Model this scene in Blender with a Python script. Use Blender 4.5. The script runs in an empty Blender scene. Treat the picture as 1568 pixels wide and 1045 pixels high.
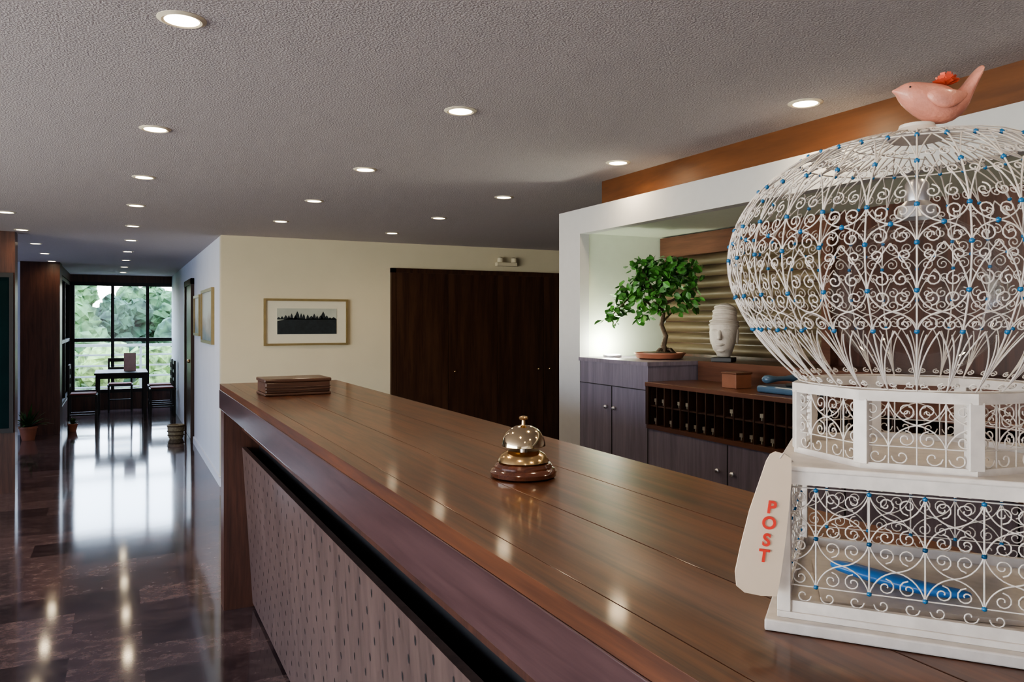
import bpy, bmesh, math, random
from mathutils import Vector, Matrix
random.seed(7)
S = bpy.context.scene
COL = S.collection
PI = math.pi

# ------------------------------------------------------------ materials
def new_mat(name):
    m = bpy.data.materials.new(name); m.use_nodes = True
    nt = m.node_tree
    b = nt.nodes.get('Principled BSDF')
    return m, nt, b
def N(nt, t, **kw):
    n = nt.nodes.new(t)
    for k, v in kw.items():
        setattr(n, k, v)
    return n
def ramp(nt, stops):
    r = nt.nodes.new('ShaderNodeValToRGB')
    els = r.color_ramp.elements
    while len(els) < len(stops): els.new(0.5)
    for e, (p, c) in zip(els, stops):
        e.position = p; e.color = (c[0], c[1], c[2], 1)
    return r
def plain(name, col, rough=0.5, metal=0.0, var=0.08, scale=20, bump=0.0, coat=0.0, ior=1.5, bscale=None):
    m, nt, b = new_mat(name)
    tc = N(nt, 'ShaderNodeTexCoord')
    no = N(nt, 'ShaderNodeTexNoise'); no.inputs['Scale'].default_value = scale; no.inputs['Detail'].default_value = 4
    nt.links.new(tc.outputs['Object'], no.inputs['Vector'])
    lo = [c * (1 - var) for c in col]; hi = [min(1, c * (1 + var)) for c in col]
    r = ramp(nt, [(0.3, lo), (0.7, hi)])
    nt.links.new(no.outputs['Fac'], r.inputs['Fac'])
    nt.links.new(r.outputs['Color'], b.inputs['Base Color'])
    b.inputs['Roughness'].default_value = rough
    b.inputs['Metallic'].default_value = metal
    b.inputs['IOR'].default_value = ior
    b.inputs['Coat Weight'].default_value = coat
    b.inputs['Coat Roughness'].default_value = 0.08
    if bump:
        nb = N(nt, 'ShaderNodeTexNoise'); nb.inputs['Scale'].default_value = bscale or scale * 4; nb.inputs['Detail'].default_value = 3
        nt.links.new(tc.outputs['Object'], nb.inputs['Vector'])
        bp = N(nt, 'ShaderNodeBump'); bp.inputs['Strength'].default_value = bump; bp.inputs['Distance'].default_value = 0.02
        nt.links.new(nb.outputs['Fac'], bp.inputs['Height'])
        nt.links.new(bp.outputs['Normal'], b.inputs['Normal'])
    return m
def wood(name, dark, light, axis='Y', rough=0.3, scale=1.0, coat=0.0, stretch=22, ior=1.5, crough=0.1):
    m, nt, b = new_mat(name)
    tc = N(nt, 'ShaderNodeTexCoord')
    mp = N(nt, 'ShaderNodeMapping')
    s = [stretch * scale] * 3
    s['XYZ'.index(axis)] = 1.3 * scale
    mp.inputs['Scale'].default_value = s
    nt.links.new(tc.outputs['Object'], mp.inputs['Vector'])
    n1 = N(nt, 'ShaderNodeTexNoise'); n1.inputs['Scale'].default_value = 1.0; n1.inputs['Detail'].default_value = 6
    n1.inputs['Roughness'].default_value = 0.65; n1.inputs['Distortion'].default_value = 0.6
    n2 = N(nt, 'ShaderNodeTexNoise'); n2.inputs['Scale'].default_value = 6.0; n2.inputs['Detail'].default_value = 3
    nt.links.new(mp.outputs[0], n1.inputs['Vector']); nt.links.new(mp.outputs[0], n2.inputs['Vector'])
    mx = N(nt, 'ShaderNodeMath', operation='MULTIPLY_ADD'); mx.inputs[1].default_value = 0.3
    nt.links.new(n2.outputs['Fac'], mx.inputs[0]); nt.links.new(n1.outputs['Fac'], mx.inputs[2])
    r = ramp(nt, [(0.48, dark), (0.80, light)])
    nt.links.new(mx.outputs[0], r.inputs['Fac'])
    nt.links.new(r.outputs['Color'], b.inputs['Base Color'])
    b.inputs['Roughness'].default_value = rough
    b.inputs['IOR'].default_value = ior
    b.inputs['Coat Weight'].default_value = coat; b.inputs['Coat Roughness'].default_value = crough
    bp = N(nt, 'ShaderNodeBump'); bp.inputs['Strength'].default_value = 0.05; bp.inputs['Distance'].default_value = 0.002
    nt.links.new(mx.outputs[0], bp.inputs['Height']); nt.links.new(bp.outputs['Normal'], b.inputs['Normal'])
    return m
def emis(name, col, st):
    m, nt, b = new_mat(name)
    b.inputs['Base Color'].default_value = (*col, 1)
    b.inputs['Emission Color'].default_value = (*col, 1)
    b.inputs['Emission Strength'].default_value = st
    return m
def thin_glass(name, tint=(1, 1, 1), refl=0.08, k=0.6):
    m, nt, b = new_mat(name)
    nt.nodes.remove(b)
    out = nt.nodes.get('Material Output')
    t = N(nt, 'ShaderNodeBsdfTransparent'); t.inputs[0].default_value = (*tint, 1)
    g = N(nt, 'ShaderNodeBsdfGlossy'); g.inputs['Roughness'].default_value = 0.03
    lw = N(nt, 'ShaderNodeLayerWeight'); lw.inputs['Blend'].default_value = 0.25
    mth = N(nt, 'ShaderNodeMath', operation='MULTIPLY_ADD'); mth.inputs[1].default_value = k; mth.inputs[2].default_value = refl
    nt.links.new(lw.outputs['Fresnel'], mth.inputs[0])
    mx = N(nt, 'ShaderNodeMixShader')
    nt.links.new(mth.outputs[0], mx.inputs[0]); nt.links.new(t.outputs[0], mx.inputs[1]); nt.links.new(g.outputs[0], mx.inputs[2])
    nt.links.new(mx.outputs[0], out.inputs['Surface'])
    return m

def marble():
    m, nt, b = new_mat('polished_marble')
    tc = N(nt, 'ShaderNodeTexCoord')
    br = N(nt, 'ShaderNodeTexBrick'); br.offset = 0.5
    br.inputs['Scale'].default_value = 1.0
    br.inputs['Brick Width'].default_value = 0.6; br.inputs['Row Height'].default_value = 0.3
    br.inputs['Mortar Size'].default_value = 0.0015; br.inputs['Bias'].default_value = 0.0
    br.inputs['Color1'].default_value = (0.0, 0, 0, 1); br.inputs['Color2'].default_value = (1, 1, 1, 1)
    br.inputs['Mortar'].default_value = (0.2, 0.2, 0.2, 1)
    nt.links.new(tc.outputs['Object'], br.inputs['Vector'])
    va = N(nt, 'ShaderNodeVectorMath', operation='MULTIPLY_ADD'); va.inputs[1].default_value = (9, 5, 3)
    nt.links.new(br.outputs['Color'], va.inputs[0]); nt.links.new(tc.outputs['Object'], va.inputs[2])
    mp = N(nt, 'ShaderNodeMapping'); mp.inputs['Scale'].default_value = (1.0, 1.3, 1)
    nt.links.new(va.outputs[0], mp.inputs['Vector'])
    n1 = N(nt, 'ShaderNodeTexNoise'); n1.inputs['Scale'].default_value = 9.0; n1.inputs['Detail'].default_value = 12
    n1.inputs['Roughness'].default_value = 0.85; n1.inputs['Distortion'].default_value = 0.2
    nt.links.new(mp.outputs[0], n1.inputs['Vector'])
    r1 = ramp(nt, [(0.32, (0.026, 0.020, 0.025)), (0.48, (0.080, 0.060, 0.066)), (0.60, (0.145, 0.112, 0.110)), (0.76, (0.36, 0.31, 0.30))])
    nt.links.new(n1.outputs['Fac'], r1.inputs['Fac'])
    mx = N(nt, 'ShaderNodeMix', data_type='RGBA', blend_type='MULTIPLY'); mx.inputs[0].default_value = 0.9
    rt = ramp(nt, [(0.0, (0.40, 0.35, 0.38)), (1.0, (1.6, 1.38, 1.28))])
    nt.links.new(br.outputs['Color'], rt.inputs['Fac'])
    nt.links.new(r1.outputs['Color'], mx.inputs[6]); nt.links.new(rt.outputs['Color'], mx.inputs[7])
    nt.links.new(mx.outputs[2], b.inputs['Base Color'])
    b.inputs['Roughness'].default_value = 0.085
    b.inputs['IOR'].default_value = 2.0
    n3 = N(nt, 'ShaderNodeTexNoise'); n3.inputs['Scale'].default_value = 2.5; n3.inputs['Detail'].default_value = 2
    nt.links.new(tc.outputs['Object'], n3.inputs['Vector'])
    bp = N(nt, 'ShaderNodeBump'); bp.inputs['Strength'].default_value = 0.015; bp.inputs['Distance'].default_value = 0.02
    nt.links.new(n3.outputs['Fac'], bp.inputs['Height']); nt.links.new(bp.outputs['Normal'], b.inputs['Normal'])
    return m

M = {}
M['floor'] = marble()
M['ceiling'] = plain('ceiling_stucco', (0.50, 0.46, 0.47), 0.9, var=0.06, scale=90, bump=0.30, bscale=150)
M['wall_y'] = plain('cream_paint', (0.64, 0.575, 0.42), 0.8, var=0.02, scale=4)
M['wall_w'] = plain('white_paint_daylit', (0.76, 0.78, 0.83), 0.75, var=0.02, scale=4)  # bluish daylight on the corridor wall is put into this base colour
M['white_frame'] = plain('portal_white_paint', (0.50, 0.50, 0.50), 0.6, var=0.02)
M['niche'] = plain('niche_green_white', (0.66, 0.71, 0.60), 0.7, var=0.02)
M['top'] = wood('counter_top_wood', (0.042, 0.013, 0.005), (0.135, 0.046, 0.017), 'Y', 0.40, 1.0, coat=0.32, crough=0.10, stretch=26)
M['fascia'] = wood('counter_fascia_wood', (0.055, 0.027, 0.028), (0.105, 0.055, 0.054), 'Y', 0.28, 1.0, coat=0.9, crough=0.14)
M['panel'] = wood('perforated_panel_wood', (0.075, 0.046, 0.040), (0.140, 0.088, 0.074), 'Z', 0.4, 1.0, stretch=18, coat=.4, crough=.3)
M['dark'] = wood('dark_wood', (0.028, 0.012, 0.007), (0.070, 0.032, 0.017), 'Z', 0.35, 1.0)
M['brown'] = wood('red_brown_wood', (0.040, 0.016, 0.011), (0.090, 0.036, 0.023), 'Z', 0.35, 1.0)
M['band'] = wood('brown_band_wood', (0.085, 0.032, 0.012), (0.18, 0.068, 0.024), 'Y', 0.4, 0.6, stretch=10)
M['cab'] = wood('grey_cabinet_wood', (0.150, 0.130, 0.165), (0.225, 0.197, 0.245), 'Z', 0.4, 1.0)
M['brown2'] = wood('shelf_wood', (0.075, 0.032, 0.020), (0.14, 0.062, 0.038), 'Y', 0.3, 1.0)
M['slat'] = wood('tan_slat_wood', (0.095, 0.068, 0.038), (0.18, 0.135, 0.080), 'Y', 0.5, 1.0)
M['black'] = plain('black_matte', (0.012, 0.011, 0.012), 0.5)
M['hole'] = plain('hole_black', (0.008, 0.006, 0.006), 0.8)
M['teal'] = plain('dark_teal_panel', (0.003, 0.014, 0.016), 0.8, var=0.2, scale=3, ior=1.2)
M['white'] = plain('white_enamel', (0.58, 0.535, 0.50), 0.4, var=0.10, scale=60)
M['bead'] = plain('blue_bead', (0.015, 0.12, 0.28), 0.25)
M['brass'] = plain('brass', (0.66, 0.47, 0.25), 0.2, metal=1.0, var=0.08)
M['chrome'] = plain('silver_brass', (0.66, 0.54, 0.37), 0.11, metal=1.0, var=0.06)
M['bellwood'] = wood('bell_base_wood', (0.05, 0.016, 0.01), (0.12, 0.04, 0.02), 'X', 0.15, 2, coat=0.8)
M['steel'] = plain('steel', (0.6, 0.6, 0.62), 0.3, metal=1.0)
M['ring'] = plain('lamp_trim', (0.85, 0.78, 0.62), 0.45, metal=0.2)
M['coral'] = plain('coral_ceramic', (0.56, 0.24, 0.18), 0.4, var=0.15, scale=60, bump=0.12, coat=0.2)
M['coral_d'] = plain('coral_rose', (0.62, 0.12, 0.07), 0.4)
M['leaf'] = plain('leaf_green', (0.060, 0.20, 0.035), 0.35, var=0.6, scale=18)
M['leaf2'] = plain('leaf_dark', (0.03, 0.09, 0.02), 0.5, var=0.5, scale=10)
M['bark'] = plain('bark', (0.10, 0.065, 0.04), 0.8, var=0.3, bump=0.4)
M['terra'] = plain('terracotta', (0.38, 0.15, 0.09), 0.5)
M['boxwood'] = plain('card_box_wood', (0.22, 0.09, 0.05), 0.5)
M['stone'] = plain('bust_stone', (0.58, 0.52, 0.45), 0.6, var=0.12, bump=0.15)
M['tag'] = plain('cream_tag', (0.72, 0.59, 0.46), 0.6, var=0.03)
M['red'] = plain('red_paint', (0.75, 0.06, 0.04), 0.4)
M['blue'] = plain('blue_plastic', (0.03, 0.15, 0.42), 0.3)
M['gblue'] = plain('slate_blue', (0.06, 0.11, 0.17), 0.3)
M['redseat'] = plain('red_seat_pad', (0.22, 0.03, 0.03), 0.7)
M['leather'] = wood('box_leather', (0.040, 0.017, 0.010), (0.11, 0.05, 0.03), 'X', 0.4, 1, coat=.15)
M['gold_frame'] = plain('champagne_frame', (0.34, 0.26, 0.13), 0.35, metal=0.5)
M['mat'] = plain('mat_board', (0.66, 0.62, 0.50), 0.8, var=0.01)
M['keytag'] = plain('key_tag', (0.60, 0.52, 0.38), 0.3, metal=0.7)
M['lamp'] = emis('lamp_glow', (1.0, 0.84, 0.58), 26.0)
M['upl'] = emis('uplight_glow', (0.95, 1.0, 0.8), 8.0)
M['glass'] = thin_glass('window_glass', refl=.03, k=.2)
M['gglass'] = thin_glass('clear_globe_glass', (0.95, 0.96, 0.97), 0.0, .18)
M['tree'] = plain('tree_foliage', (0.070, 0.135, 0.055), 0.9, var=0.8, scale=1.6, bump=1.0, bscale=3)
M['tree2'] = plain('tree_foliage_dark', (0.040, 0.080, 0.042), 0.9, var=0.8, scale=2.0, bump=1.0, bscale=3)
M['hedge'] = plain('hedge_light', (0.14, 0.22, 0.08), 0.9, var=0.8, scale=5, bump=1.0, bscale=10)
M['grass'] = plain('grass', (0.07, 0.11, 0.045), 0.9, var=0.4, scale=3)
M['rail'] = plain('rail_paint', (0.38, 0.42, 0.40), 0.5)
M['slab'] = plain('balcony_concrete', (0.10, 0.11, 0.11), 0.8)
M['pink'] = plain('pale_pink_cloth', (0.6, 0.45, 0.5), 0.8)
M['basket'] = plain('basket_straw', (0.40, 0.34, 0.22), 0.6, var=0.3, scale=50)
M['sky_print'] = plain('print_pale_sky', (0.42, 0.44, 0.38), 0.6, var=0.1, scale=6)
M['tree_print'] = plain('print_dark_trees', (0.012, 0.018, 0.022), 0.6, var=0.3, scale=30)

def art_mat(name):
    m, nt, b = new_mat(name)
    tc = N(nt, 'ShaderNodeTexCoord')
    sep = N(nt, 'ShaderNodeSeparateXYZ'); nt.links.new(tc.outputs['Generated'], sep.inputs[0])
    no = N(nt, 'ShaderNodeTexNoise'); no.inputs['Scale'].default_value = 3; no.inputs['Detail'].default_value = 5
    nt.links.new(tc.outputs['Generated'], no.inputs['Vector'])
    ma = N(nt, 'ShaderNodeMath', operation='MULTIPLY_ADD'); ma.inputs[1].default_value = 0.9
    nt.links.new(no.outputs['Fac'], ma.inputs[0]); nt.links.new(sep.outputs['Z'], ma.inputs[2])
    r = ramp(nt, [(0.4, (0.15, 0.22, 0.28)), (0.8, (0.45, 0.4, 0.35)), (1.0, (0.6, 0.6, 0.55))])
    nt.links.new(ma.outputs[0], r.inputs['Fac'])
    nt.links.new(r.outputs['Color'], b.inputs['Base Color']); b.inputs['Roughness'].default_value = 0.4
    return m
M['art_v'] = art_mat('abstract_print')

# ------------------------------------------------------------ geometry helpers
def empty(name, loc=(0, 0, 0), rz=0.0):
    e = bpy.data.objects.new(name, None); e.empty_display_size = 0.1
    e.location = loc; e.rotation_euler = (0, 0, rz)
    COL.objects.link(e); return e
def attach(ob, parent, local):
    if parent is None: return
    ob.parent = parent
    if not local:
        mw = Matrix.Translation(parent.location) @ parent.rotation_euler.to_matrix().to_4x4()
        ob.matrix_parent_inverse = mw.inverted()
def mesh_ob(name, verts, faces, mat, parent=None, local=False, smooth=False, loc=None):
    me = bpy.data.meshes.new(name); me.from_pydata([tuple(v) for v in verts], [], faces); me.validate(); me.update()
    if smooth:
        for p in me.polygons: p.use_smooth = True
    me.materials.append(mat)
    ob = bpy.data.objects.new(name, me); COL.objects.link(ob)
    if loc is not None: ob.location = loc
    attach(ob, parent, local); return ob
def box(name, lo, hi, mat, parent=None, local=False, bevel=0.0, rot=None):
    c = [(a + b) / 2 for a, b in zip(lo, hi)]; h = [abs(b - a) / 2 for a, b in zip(lo, hi)]
    v = [(sx * h[0], sy * h[1], sz * h[2]) for sx in (-1, 1) for sy in (-1, 1) for sz in (-1, 1)]
    f = [(0, 1, 3, 2), (4, 6, 7, 5), (0, 4, 5, 1), (2, 3, 7, 6), (0, 2, 6, 4), (1, 5, 7, 3)]
    ob = mesh_ob(name, v, f, mat, parent, local, loc=c)
    if rot: ob.rotation_euler = rot
    if bevel:
        b = ob.modifiers.new('bevel', 'BEVEL'); b.width = bevel; b.segments = 3
    return ob
def lathe(name, prof, mat, loc, parent=None, local=False, seg=40, smooth=True):
    verts = []; faces = []
    n = len(prof)
    for r, z in prof:
        for i in range(seg):
            a = 2 * PI * i / seg; verts.append((r * math.cos(a), r * math.sin(a), z))
    for j in range(n - 1):
        for i in range(seg):
            k = (i + 1) % seg
            faces.append((j * seg + i, j * seg + k, (j + 1) * seg + k, (j + 1) * seg + i))
    faces.append(tuple(range(seg))[::-1]); faces.append(tuple((n - 1) * seg + i for i in range(seg)))
    ob = mesh_ob(name, verts, faces, mat, parent, local, smooth, loc)
    if smooth:
        es = ob.modifiers.new('es', 'EDGE_SPLIT'); es.split_angle = math.radians(35)
    return ob
def multi_box(name, boxes, mat, parent=None, local=False):
    vs = []; fs = []
    for lo, hi in boxes:
        o = len(vs)
        for x in (lo[0], hi[0]):
            for y in (lo[1], hi[1]):
                for z in (lo[2], hi[2]): vs.append((x, y, z))
        for q in [(0, 1, 3, 2), (4, 6, 7, 5), (0, 4, 5, 1), (2, 3, 7, 6), (0, 2, 6, 4), (1, 5, 7, 3)]:
            fs.append(tuple(o + i for i in q))
    return mesh_ob(name, vs, fs, mat, parent, local)
def loft(name, secs, mat, parent=None, local=False, seg=20, sub=1):
    vs = []; fs = []
    for c, u, v in secs:
        for i in range(seg):
            a = 2 * PI * i / seg
            vs.append(tuple(Vector(c) + Vector(u) * math.cos(a) + Vector(v) * math.sin(a)))
    for j in range(len(secs) - 1):
        for i in range(seg):
            k = (i + 1) % seg
            fs.append((j * seg + i, j * seg + k, (j + 1) * seg + k, (j + 1) * seg + i))
    fs.append(tuple(range(seg))[::-1]); fs.append(tuple((len(secs) - 1) * seg + i for i in range(seg)))
    ob = mesh_ob(name, vs, fs, mat, parent, local, True)
    if sub:
        m = ob.modifiers.new('s', 'SUBSURF'); m.levels = sub; m.render_levels = sub
    return ob
def wires(name, paths, rad, mat, parent=None, local=False, res=2, cyc=None):
    cu = bpy.data.curves.new(name, 'CURVE'); cu.dimensions = '3D'
    cu.bevel_depth = rad; cu.bevel_resolution = res; cu.use_fill_caps = True
    for k, p in enumerate(paths):
        sp = cu.splines.new('POLY'); sp.points.add(len(p) - 1)
        for i, q in enumerate(p):
            sp.points[i].co = (q[0], q[1], q[2], 1)
            sp.points[i].radius = q[3] if len(q) > 3 else 1.0
        if cyc and cyc[k]: sp.use_cyclic_u = True
    cu.materials.append(mat)
    ob = bpy.data.objects.new(name, cu); COL.objects.link(ob)
    attach(ob, parent, local); return ob
def spheres(name, pts, r, mat, parent=None, local=False, sub=1):
    bm = bmesh.new()
    for p in pts:
        bmesh.ops.create_icosphere(bm, subdivisions=sub, radius=r, matrix=Matrix.Translation(Vector(p)))
    me = bpy.data.meshes.new(name); bm.to_mesh(me); bm.free()
    for p in me.polygons: p.use_smooth = True
    me.materials.append(mat)
    ob = bpy.data.objects.new(name, me); COL.objects.link(ob)
    attach(ob, parent, local); return ob

# ------------------------------------------------------------ camera
CZ = 1.5
TH = math.atan2(602, 1200)
F = Vector((math.sin(TH), math.cos(TH), 0)); R = Vector((math.cos(TH), -math.sin(TH), 0)); U = Vector((0, 0, 1))
cd = bpy.data.cameras.new('camera'); cam = bpy.data.objects.new('camera', cd); COL.objects.link(cam)
cam.location = (0, 0, CZ); cam.rotation_euler = (PI / 2, 0, -TH)
cd.sensor_width = 36; cd.lens = 36 * 1200 / 1568; cd.shift_y = -30.5 / 1568; cd.clip_start = 0.05; cd.clip_end = 400
S.camera = cam
CH = 2.283

# ------------------------------------------------------------ room shell
XL, XR, YB = -4.5, 6.5, -3.5
box('floor', (XL, YB, -0.1), (XR, 15.1, 0), M['floor'])
box('ceiling', (XL, YB, CH), (XR, 15.1, CH + 0.12), M['ceiling'])
box('wall_far', (0.83, 7.54, 0), (XR, 7.66, CH), M['wall_y'])
box('wall_corridor', (0.83, 7.66, 0), (0.95, 15.0, CH), M['wall_w'])
box('wall_right', (XR, YB, 0), (XR + 0.1, 7.66, CH), M['wall_y'])
box('wall_back', (XL, YB - 0.1, 0), (XR, YB, CH), M['wall_y'])
multi_box('wall_left', [((XL - .1, YB, 0), (XL, -1.5, CH)), ((XL - .1, 5.0, 0), (XL, 15, CH)), ((XL - .1, -1.5, 0), (XL, 5.0, .4)), ((XL - .1, -1.5, 2.15), (XL, 5.0, CH))], M['wall_w'])
multi_box('wall_window', [((XL, 15, 0), (-0.72, 15.1, CH)), ((-0.72, 15, 0), (0.95, 15.1, .28)), ((-0.72, 15, 2.16), (0.95, 15.1, CH))], M['brown'])
box('wall_partition', (XL, 8.06, 0), (-0.81, 8.26, CH), M['brown'])
bd = empty('notice_board', (-1.4, 8.04, 1.2))
box('panel', (-2.2, 8.035, .57), (-0.85, 8.06, 1.88), M['teal'], bd)
multi_box('frame', [((-2.24, 8.02, 1.88), (-0.82, 8.06, 1.92)), ((-2.24, 8.02, .53), (-0.82, 8.06, .57)), ((-0.85, 8.02, .57), (-0.82, 8.06, 1.88)), ((-2.24, 8.02, .57), (-2.2, 8.06, 1.88))], M['black'], bd)
box('wall_column', (-1.15, 12.0, 0), (-0.70, 12.45, CH), M['brown'])
box('wall_side_room', (XL, 12.1, 0), (-1.15, 12.3, CH), M['wall_w'])
w2 = empty('window_2', (-0.74, 13.7, 1.2))
bx = []
for y in (12.45, 13.7, 14.94): bx.append(((-0.77, y, 0.28), (-0.73, y + .05, 2.16)))
for z in (0.28, 1.17, 2.10): bx.append(((-0.77, 12.45, z), (-0.73, 15, z + .05)))
multi_box('frame', bx, M['black'], w2)
multi_box('wall_side_window', [((-0.80, 12.45, 0), (-0.72, 15, .28)), ((-0.80, 12.45, 2.16), (-0.72, 15, CH))], M['brown'])
w1 = empty('window_1', (0.08, 15.04, 1.2))
bx = []
for x in (-0.72, -0.12, 0.42, 0.92): bx.append(((x, 14.99, .28), (x + (.06 if x > .9 or x < -.7 else .05), 15.06, 2.16)))
bx[-1] = ((0.86, 14.99, .28), (0.95, 15.06, 2.16))
for z in (.28, 1.15, 2.10): bx.append(((-0.72, 14.98, z), (0.92, 15.07, z + .06)))
multi_box('frame', bx, M['black'], w1)
box('glass', (-0.7, 15.02, .3), (0.9, 15.025, 2.14), M['glass'], w1)
box('baseboard_corridor', (0.815, 7.52, 0), (0.83, 10.38, .08), M['wall_w'])
box('baseboard_far', (0.815, 7.525, 0), (2.42, 7.54, .08), M['wall_w'])

d1 = empty('door_1', (0.82, 10.9, 1))
multi_box('frame', [((0.79, 10.38, 0), (0.83, 10.46, 2.03)), ((0.79, 11.42, 0), (0.83, 11.5, 2.03)), ((0.79, 10.38, 1.96), (0.83, 11.5, 2.03))], M['dark'], d1)
box('leaf', (0.81, 10.46, 0.005), (0.83, 11.42, 1.96), M['dark'], d1)
spheres('knob', [(0.78, 10.55, 1.0)], 0.025, M['brass'], d1, sub=2)
d2 = empty('door_2', (3.5, 7.52, 1))
xs = [2.47, 3.03, 3.59, 4.15, 4.71, 5.27]
for i in range(5):
    box('leaf_%d' % (i + 1), (xs[i] + .002, 7.505, .01), (xs[i + 1] - .002, 7.535, 1.985), M['dark'], d2)
multi_box('frame', [((2.42, 7.5, 0), (2.47, 7.54, 2.03)), ((5.27, 7.5, 0), (5.32, 7.54, 2.03)), ((2.42, 7.5, 1.985), (5.32, 7.54, 2.03))], M['dark'], d2)
spheres('knobs', [(3.10, 7.49, 0.98), (4.08, 7.49, .98), (4.22, 7.49, .98)], 0.014, M['brass'], d2, sub=2)
el = empty('emergency_light', (3.7, 7.5, 2.11))
box('body', (3.58, 7.48, 2.085), (3.82, 7.54, 2.125), M['wall_y'], el, bevel=.006)
for x in (3.62, 3.78):
    lathe('head', [(.03, 0), (.034, .01), (.03, .045), (.012, .055)], M['wall_y'], (x, 7.49, 2.125), el, seg=20)

# ------------------------------------------------------------ reception niche
multi_box('wall_niche_portal', [((2.30, 3.74, 0), (2.36, 3.97, 2.127)), ((2.30, YB, 1.988), (2.36, 3.74, 2.127))], M['white_frame'])
box('wall_niche_side', (2.36, 3.745, 0), (2.95, 3.97, 2.127), M['niche'])
box('wall_niche_top', (2.36, YB, 1.992), (2.95, 3.745, 2.127), M['niche'])
box('wall_niche_back', (2.90, YB, 0), (2.95, 3.745, 1.992), M['brown'])
box('wall_band', (2.42, YB, 2.127), (2.50, 3.70, CH), M['band'])
bl = empty('slatted_wood_blind', (2.88, 3.1, 1.6))
z = 1.315; k = 0
while z < 1.86:
    vs = []; fs = []
    n = 8
    prof = [(2.898 - 0.030 * math.sin(PI * i / (n - 1)), z + 0.058 * i / (n - 1)) for i in range(n)]
    for y in (2.55, 3.735):
        for x, zz in prof: vs.append((x, y, zz))
    for i in range(n - 1): fs.append((i, n + i, n + i + 1, i + 1))
    mesh_ob('slat_%02d' % k, vs, fs, M['slat'], bl, smooth=True)
    z += 0.062; k += 1
box('valance', (2.85, 2.5, 1.87), (2.90, 3.735, 1.985), M['brown2'], bl)
box('edge_post', (2.85, 2.5, 1.30), (2.90, 2.55, 1.87), M['brown2'], bl)
cb = empty('reception_cabinet', (2.6, 2.5, 0))
box('tall_section', (2.30, 3.11, 0), (2.895, 3.735, 1.28), M['cab'], cb)
box('tall_top', (2.29, 3.10, 1.28), (2.895, 3.738, 1.30), M['cab'], cb)
box('base_section', (2.30, 0.0, 0), (2.895, 3.11, 0.98), M['cab'], cb)
box('lower_board', (2.29, 0.0, 0.98), (2.895, 3.11, 1.0), M['brown2'], cb)
box('pigeon_back', (2.50, 0.0, 1.0), (2.895, 3.11, 1.185), M['dark'], cb)
box('lower_top', (2.28, 0.0, 1.185), (2.895, 3.11, 1.205), M['brown2'], cb, bevel=.002)
box('raised_shelf', (2.60, 0.0, 1.205), (2.895, 3.10, 1.30), M['brown2'], cb)
bx = []
y = 3.09
while y > 0.1:
    bx.append(((2.295, y, 1.0), (2.50, y + 0.006, 1.185))); y -= 0.058
bx.append(((2.30, 0.0, 1.088), (2.50, 3.09, 1.095)))
bx.append(((2.285, 3.09, 1.0), (2.30, 3.11, 1.185)))
multi_box('pigeonholes', bx, M['dark'], cb)
kx = []
yy = 3.09 - 0.052
random.seed(3)
while yy > 0.15:
    for z0 in (1.098, 1.004):
        if random.random() < 0.6:
            kx.append(((2.31, yy + .012, z0 + .012), (2.325, yy + .034, z0 + .028)))
            kx.append(((2.31, yy + .021, z0), (2.318, yy + .027, z0 + .012)))
    yy -= 0.058
multi_box('room_key_tags', kx, M['keytag'], cb)
bx = []
for y in (2.55, 1.95, 1.35, .75): bx.append(((2.297, y, 0.02), (2.301, y + .004, .975)))
bx.append(((2.297, 3.42, .02), (2.301, 3.424, 1.16))); bx.append(((2.297, 3.11, 1.16), (2.301, 3.735, 1.164)))
bx.append(((2.297, 3.108, .02), (2.301, 3.112, 1.16)))
multi_box('seams', bx, M['black'], cb)
spheres('handles', [(2.285, 3.46, 1.05), (2.285, 3.385, 1.05), (2.285, 2.60, .86), (2.285, 2.51, .86), (2.285, 1.40, .86), (2.285, 1.31, .86)], 0.011, M['steel'], cb, sub=2)
sb = empty('wooden_card_box', (2.42, 2.62, 1.205))
box('body', (2.39, 2.60, 1.2055), (2.48, 2.69, 1.268), M['boxwood'], sb, bevel=.003)
box('lid', (2.387, 2.597, 1.268), (2.483, 2.693, 1.275), M['brown2'], sb, bevel=.002)
ph = empty('desk_telephone', (2.45, 2.35, 1.206))
box('base', (2.36, 2.18, 1.206), (2.54, 2.45, 1.235), M['gblue'], ph, bevel=.01)
box('keypad', (2.40, 2.20, 1.235), (2.52, 2.33, 1.25), M['black'], ph, bevel=.006)
loft('handset', [(Vector((2.45 + s, 2.395, 1.262)), (0, a, 0), (0, 0, b)) for s, a, b in
     [(-.10, .01, .008), (-.09, .026, .02), (-.06, .024, .016), (-.03, .015, .010), (.03, .015, .010), (.06, .024, .016), (.09, .026, .02), (.10, .01, .008)]], M['gblue'], ph, seg=14)

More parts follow.
